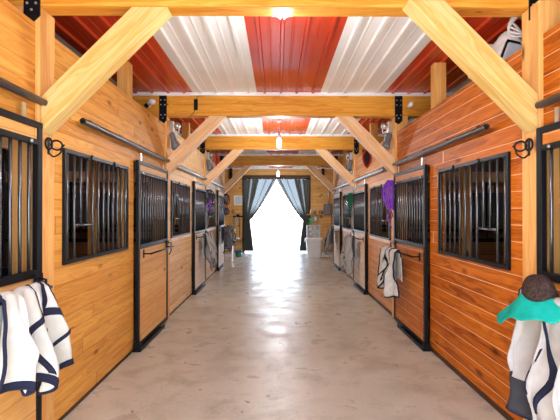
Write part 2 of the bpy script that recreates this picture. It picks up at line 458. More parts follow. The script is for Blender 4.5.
for side in (-1, 1):
    X = XL if side < 0 else XR
    proto = grille(side)
    for k in (0, 1, 2, 3):
        o = proto if k == 0 else copy_tree(proto)
        o.location = (X, WY(side, k), SILL[side])
        if k >= 2: MB().box((0, 0, -.05), (-side*.03, 1.33, -.002)).build('rail_glint', MW['pale'], o)  # added pale strip, its colour imitates daylight reflected off the grille's bottom rail
        tag(o, 'black barred window grille with feed gap in the %s wall, %s' % ('left' if side < 0 else 'right', wn[(-1, k)]), 'window grille', 'barred stall windows')

# ------------------------------------------------------------------ sliding stall doors
def stall_door(side, pale=False):
    q = -side; sd = bpy.data.objects.new('stall_door', None); C.objects.link(sd)
    w, h = 1.25, DH[side]-.01; x0, x1 = q*.022, q*.062
    wm = MW['pale'] if pale else (MW['dl'] if side < 0 else MW['dr'])
    f = MB()
    f.box((x0, 0, .03), (x1, .05, h)); f.box((x0, w-.05, .03), (x1, w, h))
    f.box((x0, .05, h-.045), (x1, w-.05, h)); f.box((x0, .05, .03), (x1, w-.05, .075))
    f.build('frame', BLK, sd, bevel=.004)
    MB().box((x0, .05, h-.155), (x1, w-.05, h-.12)).build('upper_rail', BLK, sd)
    MB().box((x0, .05, 1.165), (x1, w-.05, 1.215)).build('middle_rail', BLK, sd)
    MB().box((q*.03, .05, .075), (q*.05, w-.05, 1.165)).build('board_panel', wm, sd)
    MB().box((q*.03, .05, h-.12), (q*.05, w-.05, h-.045)).build('header_board', MW['dl'] if side < 0 else MW['dr'], sd)
    for i in range(12):
        y = .12+(w-.24)*i/11
        MB().tube([(q*.042, y, 1.2), (q*.042, y, h-.14)], .011, 8).build('bar', BAR, sd)
    for y in (.16, w-.16):
        hb = MB().box((q*.03, y-.018, h-.05), (q*.036, y+.018, h+.10)); hb.tube([(q*.033, y, h-.03), (q*.06, y, h-.03)], .008, 6)
        hb.build('hanger', STEEL, sd)
    for y in (.13, w-.13):
        MB().lathe([(.012,0),(.012,.008),(.006,.012)], 8, (q*.062, y, h-.14), (q,0,0)).build('bolt', STEEL, sd)
    lt = MB().box((q*.062, w-.10, 1.12), (q*.078, w-.02, 1.19)); lt.tube([(q*.075, w-.06, 1.16), (q*.12, w-.06, 1.15), (q*.12, w-.06, 1.03), (q*.09, w-.06, .98)], .009, 6); lt.build('latch', BLK, sd)
    return sd
for side in (-1, 1):
    X = XL if side < 0 else XR; sdn = 'left' if side < 0 else 'right'
    for k in range(4):
        if k == 0: proto = stall_door(side)
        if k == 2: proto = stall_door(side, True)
        o = proto if k in (0, 2) else copy_tree(proto)
        o.location = (X, DY(side, k), 0)
        tag(o, 'sliding stall door of boards and black bars, %s side, %s' % (sdn, ['cut by picture edge', 'nearest full one', 'past the second post', 'farthest one'][k]), 'stall door', 'sliding stall doors')
        q = -side
        # overhead track
        t = thing('door_track', (X, DY(side, k)-(1.34 if side < 0 else 1.38), 2.350 if side < 0 else 2.30), '%s steel sliding track above the %s side %s door' % ('dark' , sdn, ['picture edge', 'nearest full', 'middle', 'farthest'][k]), 'track', 'overhead door tracks')
        L0 = 2.60
        ring = lambda rr: [(q*.062+rr*math.cos(a*PI/8), rr*math.sin(a*PI/8)) for a in range(-3, 12)]
        poly = ring(.026)+ring(.020)[::-1]
        MB().prism(poly, 0, L0, 'Y').build('rail', TRACK, t)
        for yy in (.25, .9, 1.55, 2.2):
            bb = MB(); bb.box((0, yy-.015, .020), (q*.055, yy+.015, .030)); bb.box((0, yy-.02, .02), (q*.010, yy+.02, .06)); bb.tube([(q*.01, yy, .045), (q*.022, yy, .045)], .010, 6); bb.build('clip', BLK, t)
        # floor guide
        g = MB(); g.box((X+q*.0, P[k]+1.74, 0), (X+q*.105, P[k]+2.72, .012)); g.box((X+q*.09, P[k]+1.74, .012), (X+q*.105, P[k]+2.72, .04)); g.box((X+q*.02, P[k]+1.73, 0), (X+q*.10, P[k]+1.77, .09))
        tag(g.build('floor_guide', BLK), 'black steel guide on the floor under the %s %s door' % (sdn, ['picture edge', 'nearest full', 'middle', 'farthest'][k]), 'door guide', 'door floor guides')

# ------------------------------------------------------------------ blanket bars
BARX = .12    # from wall face out to the rod
def blanket_bar(side, k, z=None, ya=.15, yb=1.2, label=''):
    q = -side; X = XL if side < 0 else XR
    z = 1.10 if side < 0 else 1.06
    t = thing('blanket_bar', (X, DY(side, k), z), label, 'rack', 'swing bars on the stall doors')
    MB().tube([(q*.15, ya, 0), (q*.15, yb, 0)], .011, 10).build('rod', BLK, t)
    for y in (ya+.02, yb-.02):
        b = MB(); b.tube([(q*.062, y, 0), (q*.15, y, 0)], .009, 8); b.box((q*.0605, y-.02, -.05), (q*.068, y+.02, .05)); b.build('bracket', BLK, t)
    return t
for side in (-1, 1):
    for k in range(4):
        blanket_bar(side, k, label='black swing bar across the %s side %s door' % ('left' if side < 0 else 'right', ['picture edge', 'nearest full', 'middle', 'farthest'][k]))

# ------------------------------------------------------------------ hanging blankets
def smooth_curve(pts, n=8):
    out = []
    P_ = [Vector(p) for p in pts]
    for i in range(len(P_)-1):
        p0 = P_[max(i-1,0)]; p1 = P_[i]; p2 = P_[i+1]; p3 = P_[min(i+2, len(P_)-1)]
        for j in range(n):
            t = j/n
            out.append(.5*((2*p1)+(-p0+p2)*t+(2*p0-5*p1+4*p2-p3)*t*t+(-p0+3*p1-3*p2+p3)*t*t*t))
    out.append(P_[-1]); return out

def blanket(side, yc, z, width, front, back, seed, mat, trim, strap, label, folds=3.0, amp=.05, flare=.2, skew=0.0, bands=True, xoff=.15, lobes=.14, buckle=True, strap_u=(.35, .7), second=None, corner=None, hem=0, sw=1.0):
    q = -side; X = XL if side < 0 else XR
    rnd = random.Random(seed)
    ph = [rnd.uniform(0, 6.28) for _ in range(6)]
    t = thing('horse_blanket', (X+q*xoff, yc, z), label, 'horse blanket', 'blankets hung on the door bars')
    r = .022
    arc = PI*r
    def surf(u, v, lift=0.0, extra=0.0):
        # v 0..1 from the back hem over the rod to the front hem
        fl = front*(1+lobes*math.sin(2*PI*u*1.1+ph[0])+.5*lobes*math.sin(2*PI*u*2.3+ph[1]))+extra
        bl = back*(1+.08*math.sin(2*PI*u+ph[2]))
        s = -bl+(fl+bl+arc)*v
        if s < 0:   # back side
            dn = -s; n_ = -(r+lift); tt = dn/max(back, .01); sidef = -1
        elif s < arc:
            a = s/arc*PI; dn = -math.sin(a)*(r+lift); n_ = -math.cos(a)*(r+lift); tt = 0; sidef = 0
        else:
            dn = s-arc; n_ = r+lift; tt = dn/front; sidef = 1
        sp = 1+flare*tt
        y = (u-.5)*width*sp+skew*tt*width
        fd = math.sin(2*PI*folds*u+ph[3]+tt*1.1)+.5*math.sin(2*PI*folds*1.9*u+ph[4]-tt*1.7)
        g = min(1, .25+tt*1.3)
        if sidef >= 0:
            n_ += amp*g*(fd*.5+.75)*(1 if sidef else .12)
            dn += .018*math.sin(2*PI*folds*u+ph[3])*(1 if sidef else .3)
        else:
            n_ += -.008*fd*.3
        y += amp*.5*g*math.cos(2*PI*folds*u+ph[3])+(.05*g*noise.noise(Vector((u*2.5+seed, v*3.5, 9.2))) if sidef > 0 else 0)
        nz = noise.noise(Vector((u*5+seed, v*4, 1.7)))*.055*g*(1 if sidef >= 0 else .15)
        w2 = noise.noise(Vector((u*9+seed, v*8, 5.1)))*.022*g*(1 if sidef >= 0 else .1)
        nn = q*(n_+max(-.02, nz+w2) if sidef >= 0 else n_)
        return Vector((nn, y, -dn))
    b = MB(); b.grid(lambda u, v: surf(u, v), 44, 60)
    o = b.build('blanket_cloth', mat, t, solid=.008)
    e = MB()
    nn = 70
    loop = [surf(i/nn, 1) for i in range(nn+1)]
    e.tube(loop, .011, 6, flat=1.0)
    for uu in (0, 1):
        e.tube([surf(uu, .3+.7*i/nn) for i in range(nn+1)], .010, 6)
    e.build('binding', trim, t)
    def strapline(uvs, wd, m, nm):
        pts2 = smooth_curve([(a, c, 0) for a, c in uvs], 10)
        bb = MB(); vs = []; fs = []
        for i, p in enumerate(pts2):
            d = pts2[min(i+1, len(pts2)-1)]-pts2[max(i-1, 0)]
            d = Vector((d.x*width, d.y*(front+back), 0))
            d = d.normalized() if d.length > 0 else Vector((0,1,0))
            nx, ny = -d.y*wd/2/width, d.x*wd/2/(front+back)
            for sg in (-1, 0, 1):
                vs.append(surf(min(1, max(0, p.x+nx*sg)), min(1, max(0, p.y+ny*sg)), lift=.010 if sg else .013))
        for i in range(len(pts2)-1):
            for c in (0, 1): fs.append((i*3+c, i*3+c+1, (i+1)*3+c+1, (i+1)*3+c))
        bb.add(vs, fs, True); bb.build(nm, m, t, solid=.004)
    vr = back/(front+back+arc)
    for su in strap_u:
        strapline([(su, vr*.8), (su+.03, vr+.25*(1-vr)), (su-.10, vr+.6*(1-vr)), (su-.02, vr+.93*(1-vr))], .022*sw, strap, 'strap')
    strapline([(strap_u[0]+.02, vr+.45*(1-vr)), ((strap_u[0]+strap_u[-1])/2+.1, vr+.75*(1-vr)), (min(.97, strap_u[-1]+.22), vr+.6*(1-vr))], .02*sw, strap, 'surcingle')
    if bands:
        # a contrasting patch sewn on
        bb = MB(); u0, v0 = strap_u[-1]-.02, vr+.30*(1-vr)
        bb.grid(lambda a, c: surf(min(1, u0+a*.20), v0+c*.08*(1-vr)+a*.05, lift=.012), 6, 6)
        bb.build('patch', second or trim, t, solid=.004)
    if hem:
        bb = MB(); bb.grid(lambda a, c: surf(a, 1-hem*(1-c), lift=.009), 44, 5); bb.build('hem_band', trim, t, solid=.004)
    if corner:
        bb = MB(); bb.grid(lambda a, c: surf(.52+.47*a, .84+.155*c, lift=.010), 16, 8); bb.build('hem_panel', corner, t, solid=.004)
    if buckle:
        p = surf(strap_u[0]-.08, vr+.62*(1-vr), lift=.022)
        bk = MB(); a = .022
        bk.tube([p+Vector((0,-a,-a)), p+Vector((0,a,-a)), p+Vector((0,a,a)), p+Vector((0,-a,a))], .004, 6, closed=True); bk.build('buckle', STEEL, t)
    return t

blanket(-1, 2.38, 1.13, .40, .56, .45, 11, CREAM, NAVY, NAVY, 'cream horse blanket with navy binding on bar at lower left picture edge', folds=2.7, amp=.085, flare=.40, xoff=.15, strap_u=(.58, .84), lobes=.09, hem=.035, sw=.55)
blanket(1, 2.36, 1.08, .52, .72, .45, 5, PALE, NAVY, NAVY, 'pale horse blanket with navy edging at lower right picture edge', folds=2.7, amp=.08, flare=.18, xoff=.15, strap_u=(.40,), lobes=.06, bands=False, buckle=False, corner=CHAR, sw=.7)
blanket(1, 5.62, 1.07, .66, .55, .40, 21, CREAM, NAVY, NAVY, 'white blanket with navy straps hung at post beside nearest full right door', folds=2.6, amp=.07, flare=.16, xoff=.17, strap_u=(.35, .60), lobes=.12)
blanket(1, 8.65, 1.07, .66, .70, .40, 31, GREY, DGREY, CHAR, 'grey blanket with black straps on middle right door bar', folds=2.6, amp=.10, flare=.16, xoff=.18, strap_u=(.3, .65), lobes=.14, bands=False)
blanket(1, 11.75, 1.10, .62, .62, .40, 35, GREY, DGREY, CHAR, 'grey blanket on the farthest right door bar near bin', folds=2.1, amp=.11, flare=.1, xoff=.18, strap_u=(.35, .6), lobes=.14, bands=False)
blanket(-1, 8.55, 1.13, .80, .62, .40, 41, GREY, DGREY, CHAR, 'tan grey blanket with black straps on middle left door bar', folds=3.0, amp=.11, flare=.1, xoff=.18, strap_u=(.25, .6), lobes=.16, bands=False)
blanket(-1, 11.15, 1.17, .60, .60, .40, 45, DGREY, CHAR, CHAR, 'dark grey blanket on farthest left door bar, nearer of two', folds=2.0, amp=.11, flare=.1, xoff=.18, strap_u=(.3, .6), lobes=.12, bands=False)
blanket(-1, 11.85, 1.20, .50, .52, .40, 47, GREY, CHAR, CHAR, 'light grey blanket on farthest left door bar, farther of two', folds=2.0, amp=.12, flare=.1, xoff=.24, strap_u=(.4, .7), lobes=.12, bands=False)

# ------------------------------------------------------------------ teal fly mask on the near right blanket
def fly_mask():
    y0 = 2.43; X = XR-.18
    t = thing('fly_mask', (X, y0, .93), 'teal fly mask with brown mesh crown lying over near right blanket', 'fly mask')
    def crown(u, v):
        th = u*2*PI; ph = v*PI*.5
        rr = .115*math.sin(ph)**.8*(1+.10*math.sin(2*th+.6))
        z = .155+.13*math.cos(ph)+.015*math.sin(3*th)*math.sin(ph)
        return Vector((rr*math.cos(th)*.75, rr*math.sin(th)*1.1, z))
    b = MB(); b.grid(crown, 28, 10); b.build('mesh_crown', BROWN, t, solid=.006)
    def skirt(u, v):
        th = u*2*PI; r0 = .113*(1+.10*math.sin(2*th+.6))
        c, s = math.cos(th), math.sin(th)
        out = v*(.10+.11*max(0, s)**2+.04*max(0, -c))
        dr = v*(.055+.09*max(0, -c)+.11*max(0, s)-.03*max(0, -s)+.02*math.sin(3*th+1))
        x = r0*c*.75+c*out*.55; y = r0*s*1.1+s*out*1.15
        z = .155+.015*math.sin(3*th)*(1-v)-dr+.012*math.sin(7*th)*v
        return Vector((x, y, z))
    b = MB(); b.grid(skirt, 48, 10); b.build('skirt', TEAL, t, solid=.006)
    # ear cover
    b = MB(); b.ball((-.10, .02, .075), .035, .6, 1.0, 1.2); b.build('fleece_patch', PALE, t)
    return t
fly_mask()

# ------------------------------------------------------------------ bridle hooks on the near posts
def bridle_hook(side):
    q = -side; Xf = (XL+.03) if side < 0 else (XR-.03)
    t = thing('bridle_hook', (Xf, 2.86 if side < 0 else 2.76, 2.07 if side < 0 else 2.05), 'black wrought bridle hook on the nearest %s post' % ('left' if side < 0 else 'right'), 'hook', 'wrought hooks on the near posts')
    b = MB(); b.box((0, -.012, -.06), (q*.006, .012, .06)); b.build('back_plate', BLK, t, bevel=.002)
    def ring(c, a, d, tilt): return [Vector(c)+Vector((math.sin(tilt)*a*math.cos(i/20*2*PI)*q, math.cos(tilt)*a*math.cos(i/20*2*PI), d*math.sin(i/20*2*PI))) for i in range(20)]
    MB().tube(ring((q*.02, -.028, .012), .030, .040, .2), .007, 8, closed=True).build('ring', BLK, t)
    MB().tube(ring((q*.045, .028, .010), .036, .034, .9), .007, 8, closed=True).build('ring', BLK, t)
    MB().tube(smooth_curve([(q*.004, 0, -.05), (q*.04, 0, -.075), (q*.085, .0, -.05), (q*.10, 0, -.01), (q*.115, 0, .01)]), .006, 8).build('hook_arm', BLK, t)
    return t
for s in (-1, 1): bridle_hook(s)
t = thing('blanket_hook', (XL+.03, 2.79, 1.03), 'small black twin hook low on nearest left post beside cream blanket', 'hook')
MB().box((0, -.012, -.05), (.006, .012, .05)).build('back_plate', BLK, t)
MB().tube(smooth_curve([(.004,0,-.03),(.05,0,-.05),(.07,0,-.01),(.06,0,.02)]), .006, 8).build('hook_arm', BLK, t)
MB().tube(smooth_curve([(.004,0,.03),(.035,0,.02),(.05,0,.05),(.04,0,.07)]), .005, 8).build('hook_arm', BLK, t)

# ------------------------------------------------------------------ halters and ropes
def halter(side, y, ztop, length, mat, rope, label, name='halter', wide=.07, xo=.05, drape=True, seed=1):
    q = -side; Xf = (XL+.03) if side < 0 else (XR-.03); rnd = random.Random(seed)
    t = thing(name, (Xf, y, ztop), label, 'halter', 'halters hung on posts')
    b = MB(); b.tube([(0,0,.0),(q*.10,0,-.005),(q*.11,0,.02)], .006, 8); b.build('peg', BLK, t)
    for i in range(5):
        w = wide*(.2+.2*i); L = length*rnd.uniform(.45, .62); dx = q*(.02+.012*i); dy = rnd.uniform(-.02, .02)
        cx = q*(.03+w*.5); dy = (i-3)*.014
        pts = smooth_curve([(cx, dy, .01), (cx-w*.55, dy-.01, -L*.25), (cx-w*.5, dy-.01, -L*.7), (cx, dy, -L), (cx+w*.5, dy+.01, -L*.7), (cx+w*.5, dy+.01, -L*.25), (cx, dy, .01)], 6)
        MB().tube(pts, .0115, 6, flat=.6).build('strap', mat, t)
    if rope:
        for i in range(2):
            dy = rnd.uniform(-.02, .02); dx = q*(.05+.04*i); L = length*(1-.12*i)
            pts = smooth_curve([(dx, dy, -length*.42), (dx+q*.035, dy, -length*.55), (dx-q*.02, dy+.01, -L*.72), (dx+q*.025, dy, -L*.85), (dx, dy-.01, -L)], 6)
            MB().tube(pts, .010, 8).build('lead_rope', rope, t)
    b = MB(); b.tube([Vector((q*.05, .015*math.cos(a*PI/5), -length*.5+.015*math.sin(a*PI/5))) for a in range(10)], .004, 6, closed=True); b.build('ring', STEEL, t)
    return t
halter(1, 5.93, 2.06, .70, PURPLE, PLUM, 'bright purple halter with plum lead rope hung on right post', wide=.13, seed=2)
halter(1, 9.12, 2.02, .50, GREEN, GREEN, 'green halter hung on the third right post', wide=.10, seed=3)
halter(-1, 9.12, 2.10, .50, CHAR, PURPLE, 'black halter with purple rope on the third left post', wide=.16, seed=4)
halter(-1, 12.27, 2.15, .55, BLUEC, BLUEC, 'dark blue halter high on the far left post', wide=.14, seed=5)
halter(-1, 12.34, 1.72, .40, BLUEC, None, 'small navy halter below another on far left post', wide=.12, seed=6)

# ------------------------------------------------------------------ clamp lamps, bulbs, boxes on beams
def clamp_lamp(side, p, label, big=1.0):
    q = -side; X = (XL+.03) if side < 0 else (XR-.03)
    t = thing('clamp_lamp', (X, p+.02, 2.92), label, 'lamp', 'silver lamps behind the beams')
    X0 = 0
    MB().box((0, -.05, -.10), (q*.06, .05, .06)).build('junction_box', STEEL, t, bevel=.006)
    MB().lathe([(.03,0),(.045,.02),(.05,.06),(.035,.09),(.0,.095)], 16, (q*.06, 0, -.01), (q*.9, -.3, .1)).build('motor_head', STEEL, t)
    MB().lathe([(.035,0),(.04,.03),(.045,.10),(.07,.20),(.075,.24)], 18, (q*.02, 0, -.12), (q*(.35), -.1, -1)).build('reflector', plain('pale blue grey metal', (.20,.23,.27), .4, .4), t)
    MB().tube(smooth_curve([(q*.10,-.03,.03),(q*.14,-.04,-.03),(q*.13,-.03,-.12),(q*.09,-.02,-.09),(q*.11,-.03,-.20),(q*.12,-.02,-.38)]), .006, 6).build('cord', WHT, t)
for side in (-1, 1):
    for k in (2, 3):
        clamp_lamp(side, P[k]+.10, 'silver clamp lamp behind the %s end of %s' % ('left' if side < 0 else 'right', ['', '', 'the big front beam', 'the second full beam'][k]))
def hanging_bulb(y, label, power, short=False):
    t = thing('hanging_lamp', (.04, y, CEIL-.02+(.24 if short else 0)), label, 'lamp', 'bulbs hanging over the aisle')
    e_ = -.24 if short else 0
    MB().lathe([(.05,e_),(.05,e_-.03),(.02,e_-.05)], 14, (0,0,0)).build('ceiling_cap', WHT, t)
    MB().tube([(0,0,-.04),(0,0,-.27)], .008, 8).build('stem', STEEL, t)
    MB().lathe([(.018,-.25),(.036,-.28),(.04,-.33),(.03,-.34)], 14).build('socket', STEEL, t)
    m, nt, b = nmat('lit frosted glass'); b.inputs['Emission Color'].default_value = (1,.88,.70,1); b.inputs['Emission Strength'].default_value = 4
    b.inputs['Base Color'].default_value = (.8,.8,.75,1)
    MB().lathe([(.03,-.335),(.043,-.38),(.048,-.43),(.042,-.48),(.02,-.51),(.002,-.515)], 16).build('bulb', m, t)
    g = MB()
    for i in range(6):
        a = i*PI/3; g.tube([(.045*math.cos(a),.045*math.sin(a),-.33),(.056*math.cos(a),.056*math.sin(a),-.43),(.03*math.cos(a),.03*math.sin(a),-.525)], .0025, 5)
    g.tube([(.055*math.cos(i*PI/8),.055*math.sin(i*PI/8),-.43) for i in range(16)], .0025, 5, closed=True)
    g.build('wire_cage', STEEL, t)
    l = bpy.data.lights.new('bulb_light', 'POINT'); l.energy = power; l.color = (.90,.96,1); l.shadow_soft_size = .09
    lo = bpy.data.objects.new('bulb_light', l); C.objects.link(lo); lo.parent = t; lo.location = (0,0,-.54 if short else -.62)
for y, lb in ((1.4, 'hanging bulb lamp overhead close to the camera'), (7.6, 'caged hanging bulb before the second full beam'), (13.8, 'small caged hanging bulb just before curtained doorway')):
    hanging_bulb(y, lb, {1.4: 14, 7.6: 75, 13.8: 70}[y])
hanging_bulb(3.0, 'added unseen bulb lamp tucked behind the nearest overhead beam', 60, short=True)  # extra lamp, added out of view to brighten the ceiling sheets

t = thing('flood_lamp', (-1.88, P[2]-.10, 3.17), 'white swivel bulb lamp on the big front beam, left end', 'lamp')
MB().lathe([(.03,0),(.03,.02),(.012,.03),(.012,.06)], 12, (0,.0,0), (0,-1,0)).build('base', WHT, t)
MB().lathe([(.02,0),(.028,.03),(.045,.09),(.045,.12),(.02,.135)], 14, (0,-.06,0), (.75,-.5,.3)).build('lamp_head', WHT, t)
MB().lathe([(.024,0),(.032,.02),(.03,.05)], 12, (0,-.06,0), (-.75,.1,-.5)).build('socket', BLK, t)
t = thing('flood_lamp', (1.96, P[2]-.10, 3.17), 'small round white lamp on the big front beam, right end', 'lamp')
MB().lathe([(.03,0),(.03,.02),(.012,.03),(.012,.05)], 12, (0,.0,0), (0,-1,0)).build('base', WHT, t)
MB().ball((0,-.085,0), .04).build('lamp_head', WHT, t)
t = thing('sensor_box', (-1.195, P[2]-.096, 3.20), 'small dark box with wire on the front beam', 'sensor')
MB().box((-.028, -.03, -.10), (.028, 0, .06)).build('case', BLK, t, bevel=.006)
MB().tube(smooth_curve([(.0,-.01,.06),(.03,-.008,.10),(.08,-.008,.115),(.4,-.008,.12)]), .004, 6).build('wire', BLK, t)
MB().tube(smooth_curve([(-.01,-.01,-.10),(-.05,-.01,-.16),(-.09,-.01,-.20),(-.08,.02,-.30)]), .004, 6).build('wire', BLK, t)

# red rimmed oval bags hung above stall walls
def hoop_bag(x, y, z, label, w=.10, h=.30, wall=False):
    t = thing('hay_hoop', (x, y, z), label, 'hoop', 'red hoops hung high over the walls')
    ring = [Vector((w*.5*math.cos(i*PI/12)*(1-.35*max(0,-math.sin(i*PI/12))), 0, h*.5*math.sin(i*PI/12))) for i in range(24)]
    MB().tube(ring, .016, 8, closed=True).build('rim', REDC, t)
    def sf(u, v):
        a = u*2*PI; rr = v
        return Vector((w*.5*math.cos(a)*rr*(1-.35*max(0,-math.sin(a))), .03*(1-rr*rr), h*.5*math.sin(a)*rr))
    MB().grid(sf, 24, 5).build('net_pouch', BROWN, t, solid=.005)
    MB().tube([(0,0,h*.5),(.095,0,h*.5+.01)] if wall else [(0,0,h*.5),(0,.0,3.02-z)], .006, 6).build('cord', CHAR, t)
hoop_bag(XR-.09, 7.5, 2.60, 'dark oval hoop with red rim hung on the upper right wall', .15, .32, True)
hoop_bag(-1.37, P[3]-.03, 2.76, 'narrow red rimmed hoop hung left of aisle by second brace', .06, .34)

# stored goods above the near right wall
shelf = MB().box((XR+.06, P[1]+.11, 2.60), (XR+.75, P[1]+1.75, 2.64)).build('storage_shelf', MW['dark']); tag(shelf, 'dark shelf hidden behind the near right wall top', 'shelf')
def heap(cx, cy, cz, sx, sy, sz, seed, mat, label):
    b = MB()
    def f(u, v):
        th = u*2*PI; ph = v*PI
        p = Vector((math.sin(ph)*math.cos(th), math.sin(ph)*math.sin(th), math.cos(ph)))
        n = 1+.22*noise.noise(p*1.7+Vector((seed,0,0)))+.07*noise.noise(p*6+Vector((0,seed,0)))+.06*math.sin(p.x*9+p.z*7)
        return Vector((p.x*sx*n, p.y*sy*n, max(-sz*.8, p.z*sz*n)))
    b.grid(f, 40, 24); return tag(b.build('folded_tarp', mat, loc=(cx, cy, cz)), label, 'tarp')
heap(XR+.36, 3.75, 2.64+.27, .26, .36, .33, 3, cloth('white tarp', (.78,.77,.75)), 'white bundled tarp stored above the near right wall')
t = thing('storage_box', (XR+.17, 3.42, 2.66), 'pale blue grey flat case with black edge above near right wall', 'case')
MB().box((-.10, -.03, .0), (.10, .03, .40)).build('case_body', plain('pale blue plastic', (.55,.62,.70), .35), t, bevel=.015)
fr = MB(); fr.box((-.115, -.02, -.01), (-.10, .035, .42)); fr.box((.10, -.02, -.01), (.115, .035, .42)); fr.box((-.10, -.02, .40), (.10, .035, .42)); fr.build('case_rim', BLK, t)
t.rotation_euler = (-.1, .35, -.25)
b = MB()
pts = [Vector((XR+.22+.10*math.cos(a*.42)*(1-.004*a), 3.25+.03*math.sin(a*.9), 3.10+.08*math.sin(a*.42)+.001*a)) for a in range(60)]
pts += [pts[-1]+Vector((.02,.05,-.1)), pts[-1]+Vector((.04,.1,-.42))]
tag(b.tube(smooth_curve(pts, 2), .009, 6).build('cable_coil', WHT), 'white coiled cable looped above the near right wall', 'cable')

# ------------------------------------------------------------------ curtains in the far doorway
def curtain_mat():
    m, nt, b = nmat('grey sheer fabric')
    uvn = N(nt, 'ShaderNodeUVMap'); sp = N(nt, 'ShaderNodeSeparateXYZ'); nt.links.new(uvn.outputs[0], sp.inputs[0])
    n1 = N(nt, 'ShaderNodeTexNoise', noise_dimensions='1D'); nt.links.new(M(nt, 'MULTIPLY', sp.outputs[0], 4.2), n1.inputs['W']); n1.inputs['Scale'].default_value = 1.0; n1.inputs['Detail'].default_value = 2
    d = ramp(nt, n1.outputs[0], .46, .53)
    b.inputs['Base Color'].default_value = (.085,.09,.08,1); b.inputs['Roughness'].default_value = .9
    tr = N(nt, 'ShaderNodeBsdfTransparent'); tr.inputs[0].default_value = (.72,.86,1,1)
    mx = N(nt, 'ShaderNodeMixShader')
    up = ramp(nt, sp.outputs[1], .50, .36)
    fac = M(nt, 'SUBTRACT', 1.0, M(nt, 'MULTIPLY', M(nt, 'MULTIPLY', M(nt, 'SUBTRACT', 1.0, d), .085), up))
    nt.links.new(fac, mx.inputs[0]); nt.links.new(tr.outputs[0], mx.inputs[1]); nt.links.new(b.outputs[0], mx.inputs[2])
    nt.links.new(mx.outputs[0], nt.nodes['Material Output'].inputs[0])
    return m
CUR = curtain_mat()
def curtain(side, label):
    s = side; edge = DX0-.05 if s < 0 else DX1+.05
    yq = END-.12
    t = thing('curtain', (edge, yq, 0), label, 'curtain', 'tied back curtains')
    def rng(h):      # outer, inner offset (towards centre) at height h
        top, tie, bot = 2.90, 1.28, .06
        if h > tie:
            k = (top-h)/(top-tie)
            return .0+.05*k, 1.30*(1-k)**.85+.24*k*(1-.0)
        k = (tie-h)/(tie-bot)
        return .05-.05*k, .24+.15*k**.8
    nv, nu = 46, 90
    def sf(u, v):
        h = 2.90-v*2.84
        a, c = rng(h); w = c-a
        x = a+w*u
        dp = .035+.05*(1-min(1, w/1.28))
        if abs(h-1.28) < .12: dp *= .45+.55*abs(h-1.28)/.12
        yy = dp*math.sin(2*PI*9*u+.6*math.sin(h*1.3))+.015*math.sin(h*5+u*12)
        return Vector((-s*x, -abs(yy)*.4+yy*.4, h))
    b = MB(); b.grid(sf, nu, nv)
    uv = [(i/nu, j/nv) for j in range(nv+1) for i in range(nu+1)]
    b.build('curtain_cloth', CUR, t, uv=uv)
    b = MB(); b.tube([sf(1, j/nv) for j in range(nv+1)], .022, 6); b.build('hem', DGREY, t)
    b = MB(); b.tube([(-s*(.145+.13*math.cos(i*PI/10)), .055*math.sin(i*PI/10)-.01, 1.28+.03*math.cos(i*PI/10)) for i in range(20)], .016, 6, closed=True); b.build('tieback', CHAR, t)
curtain(-1, 'grey sheer curtain tied back on the left of far doorway')
curtain(1, 'grey sheer curtain tied back on the right of far doorway')
t = thing('curtain_rod', (0, END-.12, 2.92), 'dark rod carrying both curtains across the far doorway', 'curtain rod')
MB().tube([(-1.36,0,0),(1.32,0,0)], .02, 10).build('rod', BLK, t)
for x in (-1.33, 1.29): MB().box((x-.02, 0, -.02), (x+.02, .12, .02)).build('rod_bracket', BLK, t)

# ------------------------------------------------------------------ end wall, left side
def at_end(px, py, d=0.0): 
    v = W(px, py, END-d); return v
v = at_end(238.7, 200.3, .01); t = thing('wall_sign', (v.x, END, v.z), 'white framed notice on the left of the end wall', 'sign')
MB().box((-.19,-.025,-.19),(.19,0,.19)).build('sign_frame', WHT, t, bevel=.004)
MB().box((-.16,-.028,-.16),(.16,-.024,.16)).build('notice_sheet', plain('pale grey paper', (.62,.68,.68), .7), t)
lines = MB()
for i in range(7): lines.box((-.12, -.0295, .11-i*.037), (.12-.03*(i%3), -.028, .118-i*.037))
lines.build('text_lines', plain('grey ink', (.30,.33,.34), .8), t)
v = at_end(231, 174, .02); t = thing('wall_speaker', (v.x, END, v.z), 'tall black speaker box high on end wall, left', 'speaker')
MB().box((-.06,-.08,-.22),(.06,0,.22)).build('case', BLK, t, bevel=.01)
for z in (-.10,.10): MB().lathe([(.045,0),(.045,.004),(.02,.001)], 14, (0,-.08,z), (0,-1,0)).build('cone', RUBBER, t)
v = at_end(323, 172, .02); t = thing('wall_speaker', (v.x, END, v.z), 'short black speaker box high on end wall, right', 'speaker')
MB().box((-.055,-.08,-.14),(.055,0,.14)).build('case', BLK, t, bevel=.01)
MB().lathe([(.04,0),(.04,.004),(.02,.001)], 14, (0,-.08,0), (0,-1,0)).build('cone', RUBBER, t)
v = at_end(233, 211.5); t = thing('wall_hook', (v.x, END, v.z), 'small dark curled hook under the notice on end wall', 'hook')
MB().tube(smooth_curve([(0,0,.05),(0,-.06,.04),(.05,-.07,-.01),(.02,-.06,-.06),(-.04,-.06,-.03),(-.03,-.05,.02)]), .012, 6).build('hook_arm', BLK, t)
MB().box((-.02,-.012,.02),(.02,0,.08)).build('back_plate', BLK, t)
v = at_end(238, 216.5); t = thing('hook_rack', (v.x, END, v.z), 'dark wall rack with pegs on left of end wall', 'rack')
MB().box((-.20,-.03,-.03),(.20,0,.03)).build('rack_board', BLK, t)
MB().box((-.06,-.035,.03),(.06,0,.09)).build('rack_crest', BLK, t)
for x in (-.15,-.05,.05,.15): MB().tube([(x,-.03,0),(x,-.08,-.01),(x,-.09,.02)], .008, 6).build('peg', BLK, t)
